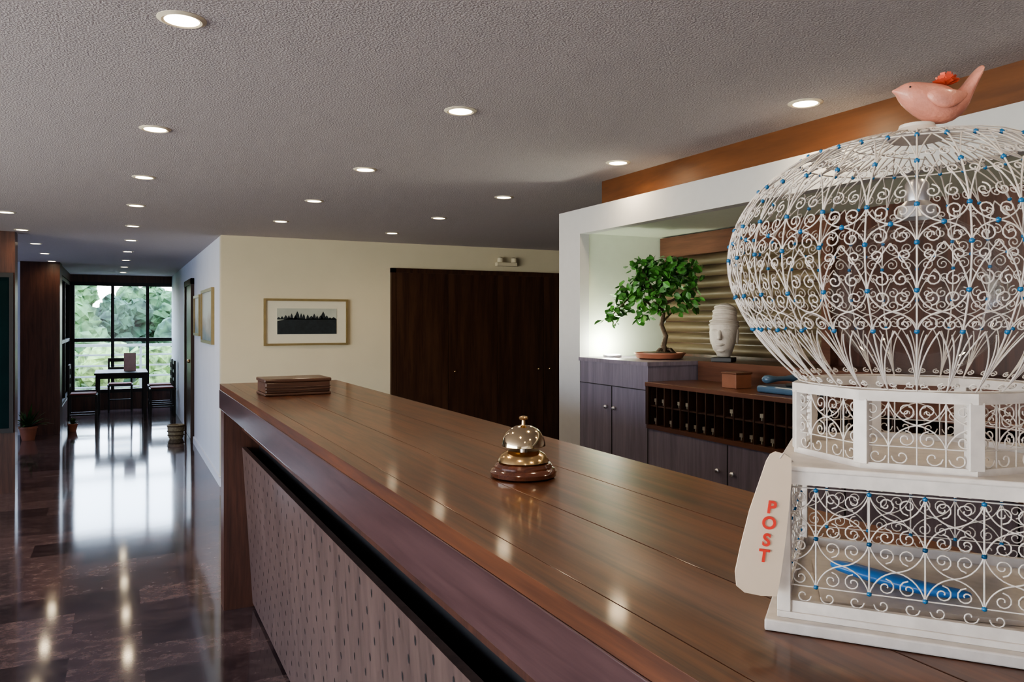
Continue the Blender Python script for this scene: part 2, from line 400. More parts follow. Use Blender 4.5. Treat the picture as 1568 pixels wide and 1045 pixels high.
# stone head (local +x = face direction)
hd = empty('stone_head_sculpture', (2.66, 2.98, 1.30), math.atan2(-.55, -.83))
box('plinth', (-.05, -.05, 0.0005), (.05, .05, .022), M['black'], hd, True, bevel=.003)
hs = [(.020, .034, .036, -.012), (.040, .036, .036, -.010), (.052, .050, .044, .004), (.066, .060, .050, .010), (.088, .066, .057, .007), (.115, .070, .062, .002), (.145, .073, .066, -.003),
      (.170, .077, .070, -.006), (.190, .076, .069, -.010), (.206, .066, .060, -.014), (.222, .060, .057, -.018), (.245, .062, .059, -.022), (.266, .052, .050, -.025), (.282, .034, .033, -.027), (.290, .010, .010, -.027)]
loft('head', [(Vector((cx, 0, zz)), (rx, 0, 0), (0, ry, 0)) for zz, rx, ry, cx in hs], M['stone'], hd, True, seg=28)
loft('nose', [(Vector((.062, 0, .160)), (0, .006, 0), (.006, 0, 0)), (Vector((.074, 0, .140)), (0, .009, 0), (.012, 0, .002)), (Vector((.087, 0, .116)), (0, .014, 0), (.019, 0, 0)), (Vector((.072, 0, .106)), (0, .010, 0), (.010, 0, 0))], M['stone'], hd, True, seg=12)
loft('lips', [(Vector((.074 - abs(y) * .4, y, .086)), (.001 + a, 0, 0), (0, 0, .001 + a * .8)) for y, a in [(-.026, 0), (-.012, .009), (0, .011), (.012, .009), (.026, 0)]], M['stone'], hd, True, seg=10)
loft('chin', [(Vector((.060 - abs(y) * .5, y, .060)), (.001 + a, 0, 0), (0, 0, .001 + a)) for y, a in [(-.026, 0), (-.012, .012), (.012, .012), (.026, 0)]], M['stone'], hd, True, seg=10)
for s in (-1, 1):
    loft('eye', [(Vector((.060 - abs(s * .027 + y) * .25, s * .027 + y, .138)), (.001 + a, 0, 0), (0, 0, .001 + a * .8)) for y, a in [(-.017, 0), (-.007, .010), (.007, .010), (.017, 0)]], M['stone'], hd, True, seg=10)
    loft('brow', [(Vector((.070 - abs(s * .028 + y) * .45, s * .028 + y, .160 - abs(y) * .3)), (.001 + a, 0, 0), (0, 0, .001 + a * .6)) for y, a in [(-.022, 0), (-.008, .010), (.008, .010), (.022, 0)]], M['stone'], hd, True, seg=10)
    loft('ear', [(Vector((-.010, s * .064, zz)), (.016 * a, 0, 0), (0, .008 * a, 0)) for zz, a in [(.085, .3), (.10, .9), (.125, .9), (.150, 1.3), (.166, .4)]], M['stone'], hd, True, seg=10)
wires('hair_bands', [[(cx + r * math.cos(a * PI / 12), r * .91 * math.sin(a * PI / 12), z + .012 * math.cos(a * PI / 12)) for a in range(24)] for r, z, cx in ((.076, .178, -.007), (.074, .195, -.011), (.061, .222, -.018), (.061, .244, -.021), (.053, .264, -.024))], .0045, M['stone'], hd, True, cyc=[True] * 5)

# bonsai
bo = empty('potted_ficus_bonsai', (2.56, 3.40, 1.30))
BX, BY = 2.56, 3.36
vs_prof = [(.105, 0.0005), (.125, .006), (.135, .022), (.142, .028), (.142, .034), (.130, .034), (.125, .026), (.001, .026)]
lathe('pot', [(r * .95, z + 1.30) for r, z in vs_prof], M['terra'], (BX, BY, 0), bo, seg=36)
lathe('soil', [(.115, 1.324), (.08, 1.334), (.03, 1.340)], M['bark'], (BX, BY, 0), bo, seg=24)
Vv = lambda r, u, d=0.0: Vector((BX, BY, 0)) + R * r + F * d + Vector((0, 0, u))
trunk = [(*Vv(.03, 1.33), 1.9), (*Vv(.02, 1.37), 1.4), (*Vv(.035, 1.42, .01), 1.2), (*Vv(.01, 1.48, .0), 1.1), (*Vv(.02, 1.54), 1.0), (*Vv(.0, 1.60), .8), (*Vv(.02, 1.70), .5), (*Vv(.03, 1.8), .2)]
def br(pts): return [(*Vv(a, b, c), r) for a, b, c, r in pts]
branches = [trunk, br([(.02, 1.53, 0, .8), (-.06, 1.60, .02, .6), (-.16, 1.62, .03, .4), (-.24, 1.54, .02, .25), (-.27, 1.5, .02, .2)]),
            br([(.01, 1.58, 0, .7), (.10, 1.63, -.02, .5), (.19, 1.68, 0, .3)]), br([(.0, 1.6, 0, .6), (-.06, 1.7, -.03, .4), (-.1, 1.78, -.02, .2)]),
            br([(.02, 1.5, 0, .6), (.08, 1.55, .05, .4), (.15, 1.57, .06, .3)]), br([(.02, 1.54, 0, .6), (-.02, 1.58, -.1, .4), (-.06, 1.6, -.16, .2)])]
for k in range(7):
    a = k * .9
    branches.append([(*Vv(.03, 1.34), .9), (*Vv(.03 + .03 * math.cos(a), 1.352, .03 * math.sin(a)), .7), (*Vv(.03 + .055 * math.cos(a), 1.33, .05 * math.sin(a)), .4)])
wires('trunk_and_branches', branches, .011, M['bark'], bo, res=3)
random.seed(11)
blobs = [((-.03, 1.72, 0), (.13, .085, .10), 140), ((.10, 1.72, 0), (.12, .10, .09), 145), ((-.13, 1.67, .02), (.09, .07, .08), 80), ((.02, 1.80, 0), (.14, .05, .08), 90),
         ((-.20, 1.60, .02), (.07, .06, .05), 45), ((-.25, 1.53, .02), (.06, .05, .03), 28), ((.15, 1.62, 0), (.08, .06, .08), 40), ((-.06, 1.61, -.08), (.10, .06, .07), 45), ((.03, 1.57, -.1), (.09, .05, .05), 18), ((.18, 1.76, 0), (.07, .08, .05), 45), ((-.08, 1.55, 0.02), (.05, .07, .05), 18), ((-.10, 1.80, 0), (.08, .05, .05), 30), ((-.10, 1.51, -.02), (.04, .05, .04), 10)]
lv = []; lf = []
for (ca, cz_, cdp), (ra, rz_, rd), n in blobs:
    for _ in range(n):
        while True:
            p = Vector([random.uniform(-1, 1) for _ in range(3)])
            if p.length < 1: break
        c = Vv(ca + p.x * ra, cz_ + p.z * rz_, cdp + p.y * rd)
        d = Vector([random.uniform(-1, 1), random.uniform(-1, 1), random.uniform(-1, .2)]).normalized()
        nn = Vector([random.uniform(-1, 1) for _ in range(3)]); s = d.cross(nn).normalized(); nrm = s.cross(d).normalized()
        L = random.uniform(.034, .056); W = L * .34
        o = len(lv)
        lv += [c, c + d * L * .35 + s * W + nrm * .003, c + d * L * .7 + s * W * .8 + nrm * .003, c + d * L, c + d * L * .7 - s * W * .8 + nrm * .003, c + d * L * .35 - s * W + nrm * .003]
        lf += [(o, o + 1, o + 2, o + 3), (o, o + 3, o + 4, o + 5)]
mesh_ob('leaves', lv, lf, M['leaf'], bo)
ul = empty('shelf_uplight', (2.45, 3.64, 1.30))
lathe('housing', [(.05, 0.0005), (.052, .012), (.046, .014)], M['steel'], (2.45, 3.64, 1.30), ul, seg=28)
lathe('lens', [(.044, .0), (.044, .002)], M['upl'], (2.45, 3.64, 1.314), ul, seg=28)

# ------------------------------------------------------------ counter
ct = empty('reception_counter', (0.79, 2.0, 0))
T = 1.166
planks = [(0.48, 0.525), (0.526, 0.70), (0.7018, 0.90), (0.9018, 1.105)]
for i, (a, b) in enumerate(planks):
    ob = box('top_plank_%d' % (i + 1), (a, -0.9, T - .03), (b, 4.43, T), M['top'], ct, bevel=.0007)
box('sub_top', (0.485, -0.9, T - .05), (1.10, 4.425, T - .031), M['black'], ct)
box('fascia', (0.478, -0.9, T - .13), (0.52, 4.432, T - .0305), M['fascia'], ct, bevel=.002)
box('fascia_back', (1.07, -0.9, T - .13), (1.105, 4.43, T - .031), M['fascia'], ct)
box('end_panel', (0.485, 4.29, 0), (1.10, 4.42, T - .051), M['brown'], ct)
box('under_rail', (0.575, -0.9, 0.93), (0.64, 4.29, T - .051), M['brown'], ct)
box('recess', (0.66, -0.9, 0.05), (0.70, 4.29, T - .06), M['black'], ct)
x0t, x0b = 0.575, 0.628
vs = []
for y in (-0.9, 4.288):
    vs += [(x0b, y, 0.02), (x0t, y, 0.84), (x0t + .022, y, 0.84), (x0b + .022, y, 0.02)]
mesh_ob('perforated_panel', vs, [(0, 4, 5, 1), (1, 5, 6, 2), (2, 6, 7, 3), (3, 7, 4, 0), (0, 1, 2, 3), (4, 7, 6, 5)], M['panel'], ct)
hv = []; hf = []
row = 0; zz = 0.06
while zz < 0.81:
    y = -0.8 + (0.055 if row % 2 else 0)
    while y < 4.25:
        xx = x0b + (x0t - x0b) * (zz - .02) / .82 - 0.0008
        o = len(hv)
        for i in range(8):
            a = 2 * PI * i / 8
            hv.append((xx - .0008 * math.sin(a), y + .005 * math.cos(a), zz + .012 * math.sin(a)))
        hf.append(tuple(range(o, o + 8)))
        y += 0.11
    zz += 0.062; row += 1
mesh_ob('perforations', hv, hf, M['hole'], ct)

lb = empty('leather_document_box', (0.72, 3.68, T), 0.03)
box('base', (-.148, -.10, 0.0005), (.148, .10, .012), M['leather'], lb, True, bevel=.004)
box('body', (-.143, -.096, .0122), (.143, .097, .060), M['leather'], lb, True, bevel=.004)
box('lid', (-.149, -.102, .0602), (.149, .102, .076), M['leather'], lb, True, bevel=.005)
wires('straps', [[(-.146, -.0975, .036 + .004), (0, -.0985, .037), (.144, -.0975, .039)], [(-.145, -.0975, .027), (0, -.0985, .024), (.144, -.0975, .028)]], .003, M['leather'], lb, True)

be = empty('service_bell', (0.777, 1.494, T))
lathe('wooden_base', [(.064, 0.0005), (.0705, .004), (.0715, .012), (.068, .018), (.062, .021), (.062, .0245), (.058, .030), (.052, .032)], M['bellwood'], (0, 0, 0), be, True, seg=64)
lathe('lower_bowl', [(.052, .032), (.055, .034), (.053, .040), (.046, .049), (.036, .055), (.034, .057)], M['brass'], (0, 0, 0), be, True, seg=64)
lathe('stem', [(.008, .055), (.008, .08)], M['steel'], (0, 0, 0), be, True, seg=16)
lathe('dome', [(.046, .066), (.0475, .067), (.0470, .072), (.044, .083), (.038, .094), (.029, .103), (.017, .109), (.006, .111)], M['chrome'], (0, 0, 0), be, True, seg=64)
lathe('dome_under', [(.045, .0662), (.03, .08), (.01, .085)], M['black'], (0, 0, 0), be, True, seg=40)
lathe('button', [(.0045, .109), (.004, .118), (.0035, .121), (.009, .123), (.0098, .126), (.0085, .129), (.003, .1305)], M['brass'], (0, 0, 0), be, True, seg=32)

# ------------------------------------------------------------ decorative birdcage
CX, CY = 0.84, 0.611
cg = empty('decorative_birdcage', (CX, CY, T), math.atan2(-.775, .632))
W = M['white']
box('base_flange', (-.155, -.155, 0.0005), (.155, .155, .013), W, cg, True, bevel=.002)
box('base_inner', (-.143, -.143, .013), (.143, .143, .020), W, cg, True, bevel=.001)
P0 = .136
for i, (sx, sy) in enumerate([(-1, -1), (1, -1), (1, 1), (-1, 1)]):
    box('post_%d' % (i + 1), (sx * P0 - .007, sy * P0 - .007, .02), (sx * P0 + .007, sy * P0 + .007, .172), W, cg, True, bevel=.001)
multi_box('rails', [((-P0, -P0 - .006, .158), (P0, -P0 + .005, .172)), ((-P0, P0 - .005, .158), (P0, P0 + .006, .172)), ((-P0 - .006, -P0, .158), (-P0 + .005, P0, .172)), ((P0 - .005, -P0, .158), (P0 + .006, P0, .172)),
                    ((-P0, -P0 - .004, .020), (P0, -P0 + .003, .032)), ((-P0, P0 - .003, .020), (P0, P0 + .004, .032)), ((-P0 - .004, -P0, .020), (-P0 + .003, P0, .032)), ((P0 - .003, -P0, .020), (P0 + .004, P0, .032))], W, cg, True)
box('box_roof', (-.145, -.145, .172), (.145, .145, .178), W, cg, True, bevel=.002)
tc_dir = math.atan2(-CY, -CX) - cg.rotation_euler.z
octv = [(0.138 * math.cos(tc_dir + PI / 8 + k * PI / 4), 0.138 * math.sin(tc_dir + PI / 8 + k * PI / 4)) for k in range(8)]
def prism(name, r0, r1, z0, z1, mat):
    vs = []; fs = []
    for rr, zz in ((r0, z0), (r1, z0), (r1, z1), (r0, z1)):
        for k in range(8):
            a = tc_dir + PI / 8 + k * PI / 4; vs.append((rr * math.cos(a), rr * math.sin(a), zz))
    for j in range(4):
        for k in range(8):
            k2 = (k + 1) % 8; j2 = (j + 1) % 4
            fs.append((j * 8 + k, j * 8 + k2, j2 * 8 + k2, j2 * 8 + k))
    return mesh_ob(name, vs, fs, mat, cg, True)
prism('drum_bottom_rail', .130, .141, .178, .185, W)
prism('drum_top_rail', .124, .143, .250, .261, W)
for k, (ox, oy) in enumerate(octv):
    a = tc_dir + PI / 8 + k * PI / 4
    ob = box('drum_post_%d' % (k + 1), (-.0065, -.0075, .183), (.0065, .0075, .252), W, cg, True, bevel=.001)
    ob.location = (ox * .975, oy * .975, .2175); ob.rotation_euler = (0, 0, a)

paths = []; beads = []; thin = []
def spiral(mp, ca, cb, Rr, a0, d, turns=1.3, n=15, asp=1.0):
    p = []
    for i in range(n):
        t = i / (n - 1); r = Rr * (1 - .82 * t); a = a0 + d * turns * 2 * PI * t
        p.append(mp(ca + r * math.cos(a), cb + r * math.sin(a) * asp))
    return p
def arc(mp, a0, b0, a1, b1, a2, b2, n=8):
    return [mp((1 - t) ** 2 * a0 + 2 * t * (1 - t) * a1 + t * t * a2, (1 - t) ** 2 * b0 + 2 * t * (1 - t) * b1 + t * t * b2) for t in [i / (n - 1) for i in range(n)]]
def flat(o, u, v):
    o = Vector(o); u = Vector(u); v = Vector(v)
    return lambda a, b: tuple(o + u * a + v * b)
def cell(mp, a, b, w, h, bd=True):
    paths.append([mp(a, b), mp(a, b + h)])
    for s in (-1, 1):
        thin.append(arc(mp, a, b, a + s * .12 * w, b + .42 * h, a + s * .5 * w, b + .5 * h))
        thin.append(arc(mp, a, b + h, a + s * .12 * w, b + .58 * h, a + s * .5 * w, b + .5 * h))
        thin.append(spiral(mp, a + s * .30 * w, b + .18 * h, .17 * w, PI / 2, -s))
        thin.append(spiral(mp, a + s * .30 * w, b + .82 * h, .17 * w, -PI / 2, s))
    if bd:
        beads.append(mp(a, b)); beads.append(mp(a, b + h))
for (o, u) in [((-.13, -P0, .032), (1, 0, 0)), ((-.13, P0, .032), (1, 0, 0)), ((-P0, -.13, .032), (0, 1, 0)), ((P0, -.13, .032), (0, 1, 0))]:
    mp = flat(o, u, (0, 0, 1))
    nxc = 5; wd = .26 / nxc
    for i in range(nxc):
        cell(mp, (i + .5) * wd, .016, wd, .052)
        cell(mp, (i + .5) * wd, .068, wd, .052)
        for s in (-1, 1): thin.append(spiral(mp, (i + .5 + s * .24) * wd, .006, .008, 0 if s < 0 else PI, s, 1.0, 12))
    for b in (.016, .122): thin.append([mp(0, b), mp(.26, b)])
for k in range(8):
    a = Vector((*octv[k], .185)) * 1; b = Vector((*octv[(k + 1) % 8], .185))
    L = (b - a); ll = L.length; L.normalize()
    mp = flat(a, L, (0, 0, 1))
    for i in range(2):
        w = ll / 2
        cell(mp, (i + .5) * w, 0.018, w, .046, bd=False)
        for s in (-1, 1): thin.append(spiral(mp, (i + .5 + s * .22) * w, .008, .009, 0 if s < 0 else PI, s, 1.0, 12))
    for q in (.25, .5, .75): thin.append([mp(q * ll, 0), mp(q * ll, .066)])
    thin.append([mp(0, .018), mp(ll, .018)])
prof = [(.128, 1.426), (.158, 1.455), (.186, 1.490), (.205, 1.525), (.2145, 1.560), (.212, 1.597), (.198, 1.632), (.172, 1.664), (.135, 1.690), (.092, 1.706), (.045, 1.716), (.014, 1.720)]
prof = [(r, z - T) for r, z in prof]
def catmull(p, n=8):
    out = []
    for i in range(len(p) - 1):
        p0 = p[max(i - 1, 0)]; p1 = p[i]; p2 = p[i + 1]; p3 = p[min(i + 2, len(p) - 1)]
        for k in range(n):
            t = k / n
            out.append(tuple(.5 * ((2 * b) + (-a + c) * t + (2 * a - 5 * b + 4 * c - d) * t * t + (-a + 3 * b - 3 * c + d) * t ** 3) for a, b, c, d in zip(p0, p1, p2, p3)))
    out.append(p[-1]); return out
pr = catmull(prof)
cum = [0]
for i in range(1, len(pr)): cum.append(cum[-1] + math.dist(pr[i], pr[i - 1]))
TOT = cum[-1]
def prof_at(s):
    s = max(0, min(TOT, s))
    for i in range(1, len(cum)):
        if s <= cum[i]:
            t = (s - cum[i - 1]) / (cum[i] - cum[i - 1]); return tuple(a + (b - a) * t for a, b in zip(pr[i - 1], pr[i]))
    return pr[-1]
RM = .2145
def dm(a, b):
    r, z = prof_at(b); th = tc_dir + a / RM
    return (r * math.cos(th), r * math.sin(th), z)
NS = 30; ws = 2 * PI * RM / NS
def s_of_z(zw):
    z = zw - T
    for i in range(1, len(pr)):
        if pr[i][1] >= z: return cum[i]
    return TOT
rows = [s_of_z(v) for v in (1.428, 1.488, 1.528, 1.572, 1.606, 1.656, 1.692)]
for i in range(NS):
    a = i * ws
    paths.append([dm(a, TOT * k / 44) for k in range(45)])
    for j in range(len(rows) - 1):
        b, h = rows[j], rows[j + 1] - rows[j]
        if j == 0:
            for s in (-1, 1):
                thin.append(arc(dm, a, b, a + s * .06 * ws, b + h * .6, a + s * .5 * ws, b + h))
                thin.append(arc(dm, a, b, a + s * .03 * ws, b + h * .7, a + s * .22 * ws, b + h * .95))
                thin.append(spiral(dm, a + s * .2 * ws, b + h * .10, .16 * ws, PI / 2, -s, asp=.6))
        elif j in (2, 4, 5):
            for s in (-1, 1):
                thin.append(arc(dm, a, b, a + s * .10 * ws, b + .5 * h, a + s * .5 * ws, b + h))
                thin.append(spiral(dm, a + s * .30 * ws, b + .24 * h, .17 * ws, PI / 2, -s))
                if j != 5: thin.append(spiral(dm, a + s * .22 * ws, b + .74 * h, .15 * ws, -PI / 2, s))
        else:
            for s in (-1, 1):
                thin.append(arc(dm, a, b, a + s * .10 * ws, b + .42 * h, a + s * .5 * ws, b + .5 * h))
                thin.append(arc(dm, a, b + h, a + s * .10 * ws, b + .58 * h, a + s * .5 * ws, b + .5 * h))
                thin.append(spiral(dm, a + s * .28 * ws, b + .18 * h, .18 * ws, PI / 2, -s))
                thin.append(spiral(dm, a + s * .28 * ws, b + .82 * h, .18 * ws, -PI / 2, s))
        beads.append(dm(a, b + h))
        if j == 3: beads.append(dm(a + .5 * ws, b + .5 * h))
    b = rows[-1]; hh = TOT * .94 - b
    for s in (-1, 1):
        thin.append(arc(dm, a, b, a + s * .3 * ws, b + .3 * hh, a + s * .5 * ws, b + .55 * hh))
        thin.append(spiral(dm, a + s * .26 * ws, b + .22 * hh, .2 * ws, PI / 2, -s))
cyc = [False] * len(paths)
for s in (rows[0], rows[-1]):
    paths.append([dm(2 * PI * RM * k / 96, s) for k in range(96)]); cyc.append(True)
wires('dome_ribs', paths, .00095, W, cg, True, res=1, cyc=cyc)
wires('scrollwork', thin, .0008, W, cg, True, res=1)
spheres('blue_beads', beads, .0030, M['bead'], cg, True, sub=1)
Z1 = 1.717 - T
lathe('finial', [(.030, Z1 - .004), (.034, Z1), (.026, Z1 + .005), (.020, Z1 + .010), (.019, Z1 + .014)], W, (0, 0, 0), cg, True, seg=24)
wires('loose_curls', [spiral(lambda a, b: (a + .02, b, Z1 + .002 - (a * a + b * b) * 1.6), .0, .0, .09, k * 1.6, 1 if k % 2 else -1, .8) for k in range(3)], .0007, W, cg, True, res=1)
wires('globe_cord', [[(0, 0, Z1), (0, 0, .50)]], .0015, M['steel'], cg, True)
lathe('globe_socket', [(.010, .50), (.013, .495), (.013, .475), (.020, .468), (.022, .455)][::-1], M['steel'], (0, 0, 0), cg, True, seg=24)
gp = [(.020, .455)] + [(.095 * math.sin(PI * t / 20), .365 + .095 * math.cos(PI * t / 20)) for t in range(2, 20)]
lathe('glass_globe', gp[::-1], M['gglass'], (0, 0, 0), cg, True, seg=40)
box('white_envelopes', (-.11, -.10, .0205), (.10, .06, .026), W, cg, True, rot=(0, 0, .12))
loft('blue_handle', [(Vector((x * .75 - .02, -.04 + yb, .035 + zb)), (0, a * .8, 0), (0, 0, b * .8)) for x, yb, zb, a, b in
     [(-.10, .030, .004, .004, .003), (-.09, .028, .004, .014, .008), (-.06, .018, .003, .019, .010), (-.01, .0, .001, .017, .010), (.04, -.012, 0, .016, .009), (.08, -.014, 0, .012, .007), (.095, -.012, 0, .004, .003)]], M['blue'], cg, True, seg=14)

tg = empty('post_tag', tuple(F * .835 + R * .29 + U * CZ))
dpt = .832
def pix(u, v, d=dpt):
    return F * d + R * ((u - 784) * d / 1200) + Vector((0, 0, CZ + (492 - v) * d / 1200))
out = [(1180, 696), (1188, 692), (1202, 696), (1212, 703), (1212, 740), (1204, 820), (1196, 880), (1190, 914), (1165, 913), (1140, 908), (1128, 898), (1126, 876), (1134, 838), (1148, 782), (1164, 735), (1174, 706)]
vs = [pix(u, v) for u, v in out] + [pix(u, v) + F * .002 for u, v in out]
n = len(out)
fs = [tuple(range(n))[::-1], tuple(range(n, 2 * n))] + [(i, (i + 1) % n, n + (i + 1) % n, n + i) for i in range(n)]
mesh_ob('card', vs, fs, M['tag'], tg)
for ch, (u, v) in zip('POST', [(1181, 778), (1177, 802), (1173, 828), (1169, 852)]):
    cu = bpy.data.curves.new('letter_' + ch, 'FONT'); cu.body = ch; cu.size = .0185; cu.align_x = 'CENTER'; cu.align_y = 'CENTER'
    cu.extrude = .0005; cu.offset = .0005; cu.materials.append(M['red'])
    o = bpy.data.objects.new('letter_' + ch, cu); COL.objects.link(o)
    rot = Matrix((R, U, -F)).transposed().to_4x4() @ Matrix.Rotation(math.radians(-8), 4, 'Z')
    attach(o, tg, False)
    o.matrix_basis = Matrix.Translation(pix(u, v) - F * .0012) @ rot
wires('string', [[pix(1194, 702), pix(1200, 694), pix(1208, 700, .85), pix(1214, 708, .87)]], .0008, W, tg)

# ceramic bird
bi = empty('ceramic_bird', (CX, CY, 1.728), -TH)
BS = .93
sec = [(-.038, .046, .0012, .0012), (-.032, .0455, .0045, .004), (-.028, .045, .0085, .009), (-.020, .0435, .0145, .0155), (-.008, .039, .018, .0195), (.006, .033, .0215, .024),
       (.022, .0285, .023, .0265), (.036, .029, .020, .0225), (.047, .034, .014, .015), (.053, .041, .012, .010), (.060, .053, .015, .0065), (.069, .068, .016, .004), (.074, .0755, .010, .003), (.0755, .078, .003, .0015)]
rings = []
for i, (x, z, ry, rz) in enumerate(sec):
    a = sec[max(i - 1, 0)]; b = sec[min(i + 1, len(sec) - 1)]
    t = Vector((b[0] - a[0], 0, b[1] - a[1])).normalized(); nn = Vector((-t.z, 0, t.x))
    rings.append((Vector((x + .006, 0, z)) * BS, (0, ry * BS, 0), nn * rz * BS))
loft('body', rings, M['coral'], bi, True, seg=20)
for s in (-1, 1):
    loft('wing', [(Vector((x + .006, s * y, z)) * BS, (0, s * .005 * a, 0), (0, 0, .012 * a)) for x, y, z, a in
         [(-.004, .019, .036, .15), (.003, .0215, .034, .8), (.014, .023, .031, 1.05), (.027, .0225, .031, .95), (.040, .017, .034, .6), (.052, .012, .040, .15)]], M['coral'], bi, True, seg=14)
    spheres('eye', [(-.015 * BS, s * .0125 * BS, .048 * BS)], .0013, M['black'], bi, True)
rv = []; rf = []
for ring, (cnt, rr, ht) in enumerate([(5, .003, .015), (6, .006, .014), (7, .009, .010), (7, .012, .005)]):
    for k in range(cnt):
        a = 2 * PI * k / cnt + ring * .5
        c = Vector((.034, 0, .050)); d = Vector((math.cos(a), math.sin(a), 0)); s = Vector((-math.sin(a), math.cos(a), 0))
        o = len(rv)
        rv += [c, c + d * rr * .7 + s * rr * .7 + U * ht * .5, c + d * rr * 1.2 + s * rr * .4 + U * ht, c + d * rr * 1.2 - s * rr * .4 + U * ht, c + d * rr * .7 - s * rr * .7 + U * ht * .5]
        rf.append((o, o + 1, o + 2, o + 3, o + 4))
mesh_ob('rose', rv, rf, M['coral_d'], bi, True)

# ------------------------------------------------------------ pictures
pc = empty('framed_picture', (1.6, 7.52, 1.5))
multi_box('frame', [((1.20, 7.51, 1.69), (1.99, 7.54, 1.71)), ((1.20, 7.51, 1.27), (1.99, 7.54, 1.29)), ((1.20, 7.51, 1.29), (1.22, 7.54, 1.69)), ((1.97, 7.51, 1.29), (1.99, 7.54, 1.69))], M['gold_frame'], pc)
box('mat_board', (1.22, 7.525, 1.29), (1.97, 7.54, 1.69), M['mat'], pc)
box('print_sky', (1.32, 7.521, 1.375), (1.88, 7.525, 1.62), M['sky_print'], pc)
random.seed(21)
vs = []; fs = []
def tri(pts):
    o = len(vs); vs.extend([(x, 7.5205, z) for x, z in pts]); fs.append(tuple(range(o, o + len(pts))))
tri([(1.322, 1.377), (1.878, 1.377), (1.878, 1.52), (1.80, 1.525), (1.60, 1.52), (1.45, 1.53), (1.322, 1.50)])
x = 1.335
while x < 1.87:
    hgt = random.uniform(.03, .08) * (1.0 if 1.4 < x < 1.75 else .6); b0 = 1.515; w = random.uniform(.015, .028)
    tri([(max(1.322, x - w), b0), (min(1.878, x + w), b0), (min(1.878, x + w * .6), b0 + hgt * .6), (x, b0 + hgt), (x - w * .6, b0 + hgt * .6)])
    x += random.uniform(.018, .038)
mesh_ob('print_trees', vs, fs, M['tree_print'], pc)
for (y0, y1, z0, z1) in ((8.1, 9.2, 1.27, 1.83), (9.45, 10.15, 1.33, 1.80)):
    p = empty('framed_print', (0.82, (y0 + y1) / 2, 1.5))
    multi_box('frame', [((.80, y0, z1 - .03), (.83, y1, z1)), ((.80, y0, z0), (.83, y1, z0 + .03)), ((.80, y0, z0 + .03), (.83, y0 + .03, z1 - .03)), ((.80, y1 - .03, z0 + .03), (.83, y1, z1 - .03))], M['gold_frame'], p)
    box('print', (.815, y0 + .03, z0 + .03), (.83, y1 - .03, z1 - .03), M['art_v'], p)

# ------------------------------------------------------------ dining set at the end
def chair(x, y, rz):
    e = empty('dining_chair', (x, y, 0), rz)
    D = M['black']
    box('seat', (-.19, -.19, .43), (.19, .19, .455), D, e, True, bevel=.008)
    box('seat_pad', (-.17, -.17, .455), (.17, .155, .475), M['redseat'], e, True, bevel=.008)
    for i, (sx, sy) in enumerate([(-1, -1), (1, -1), (1, 1), (-1, 1)]):
        top = .88 if sy > 0 else .43
        box('leg_%d' % (i + 1), (sx * .17 - .014, sy * .17 - .014, 0), (sx * .17 + .014, sy * .17 + .014, top), D, e, True, bevel=.004)
    multi_box('back_rails', [((-.17, .16, .82), (.17, .18, .88)), ((-.17, .16, .69), (.17, .18, .73)), ((-.17, .16, .56), (.17, .18, .60))], D, e, True)
    multi_box('stretchers', [((-.17, -.18, .2), (.17, -.16, .22)), ((-.18, -.17, .16), (-.16, .17, .18)), ((.16, -.17, .16), (.18, .17, .18))], D, e, True)
chair(-.46, 12.78, PI / 2)
chair(.02, 14.55, 0.0)
chair(.61, 13.45, -PI / 2)
chair(.61, 14.1, -PI / 2)
tb = empty('dining_table', (.05, 13.7, 0))
box('top', (-.33, 13.2, .69), (.40, 14.2, .72), M['black'], tb, bevel=.004)
for i, (x, y) in enumerate([(-.29, 13.24), (.36, 13.24), (.36, 14.16), (-.29, 14.16)]):
    box('leg_%d' % (i + 1), (x - .022, y - .022, 0), (x + .022, y + .022, .69), M['black'], tb)
multi_box('apron', [((-.29, 13.235, .63), (.36, 13.25, .69)), ((-.29, 14.15, .63), (.36, 14.165, .69))], M['black'], tb)
nb = empty('menu_stand', (.16, 13.7, .721))
box('card', (.07, 13.68, .726), (.24, 13.70, 1.0), M['pink'], nb, rot=(-.12, 0, 0))
box('foot', (.07, 13.65, .721), (.24, 13.74, .728), M['pink'], nb)
bk = empty('woven_basket', (.65, 10.85, 0))
lathe('body', [(.075, 0.0005), (.09, .03), (.10, .14), (.10, .18), (.09, .18), (.085, .15), (.01, .14)], M['basket'], (.65, 10.85, 0), bk, seg=28)
wires('bands', [[(.65 + r * math.cos(a * PI / 12), 10.85 + r * math.sin(a * PI / 12), z) for a in range(24)] for r, z in ((.098, .05), (.103, .10), (.104, .165))], .006, M['bark'], bk, cyc=[True] * 3)
def plant(x, y, potr, n, L, seed):
    e = empty('potted_plant', (x, y, 0))
    lathe('pot', [(potr * .7, 0.0005), (potr, potr * 1.5), (potr * 1.08, potr * 1.5), (potr * 1.08, potr * 1.75), (potr * .9, potr * 1.75), (potr * .85, potr * 1.5), (.01, potr * 1.5)], M['terra'], (x, y, 0), e, seg=24)
    random.seed(seed); vs = []; fs = []
    for _ in range(n):
        a = random.uniform(0, 2 * PI); t = random.uniform(.15, .9); ln = L * random.uniform(.6, 1.1)
        d = Vector((math.cos(a), math.sin(a), 0)); s = Vector((-math.sin(a), math.cos(a), 0)); b = Vector((x, y, potr * 1.5))
        o = len(vs)
        for k in range(5):
            q = k / 4; w = .02 * math.sin(PI * min(.97, q * .9 + .1))
            c = b + d * ln * t * q + U * (ln * (1 - t * .5) * q - ln * .5 * t * q * q)
            vs += [c + s * w, c - s * w]
        for k in range(4): fs.append((o + 2 * k, o + 2 * k + 1, o + 2 * k + 3, o + 2 * k + 2))
    mesh_ob('leaves', vs, fs, M['leaf2'], e)
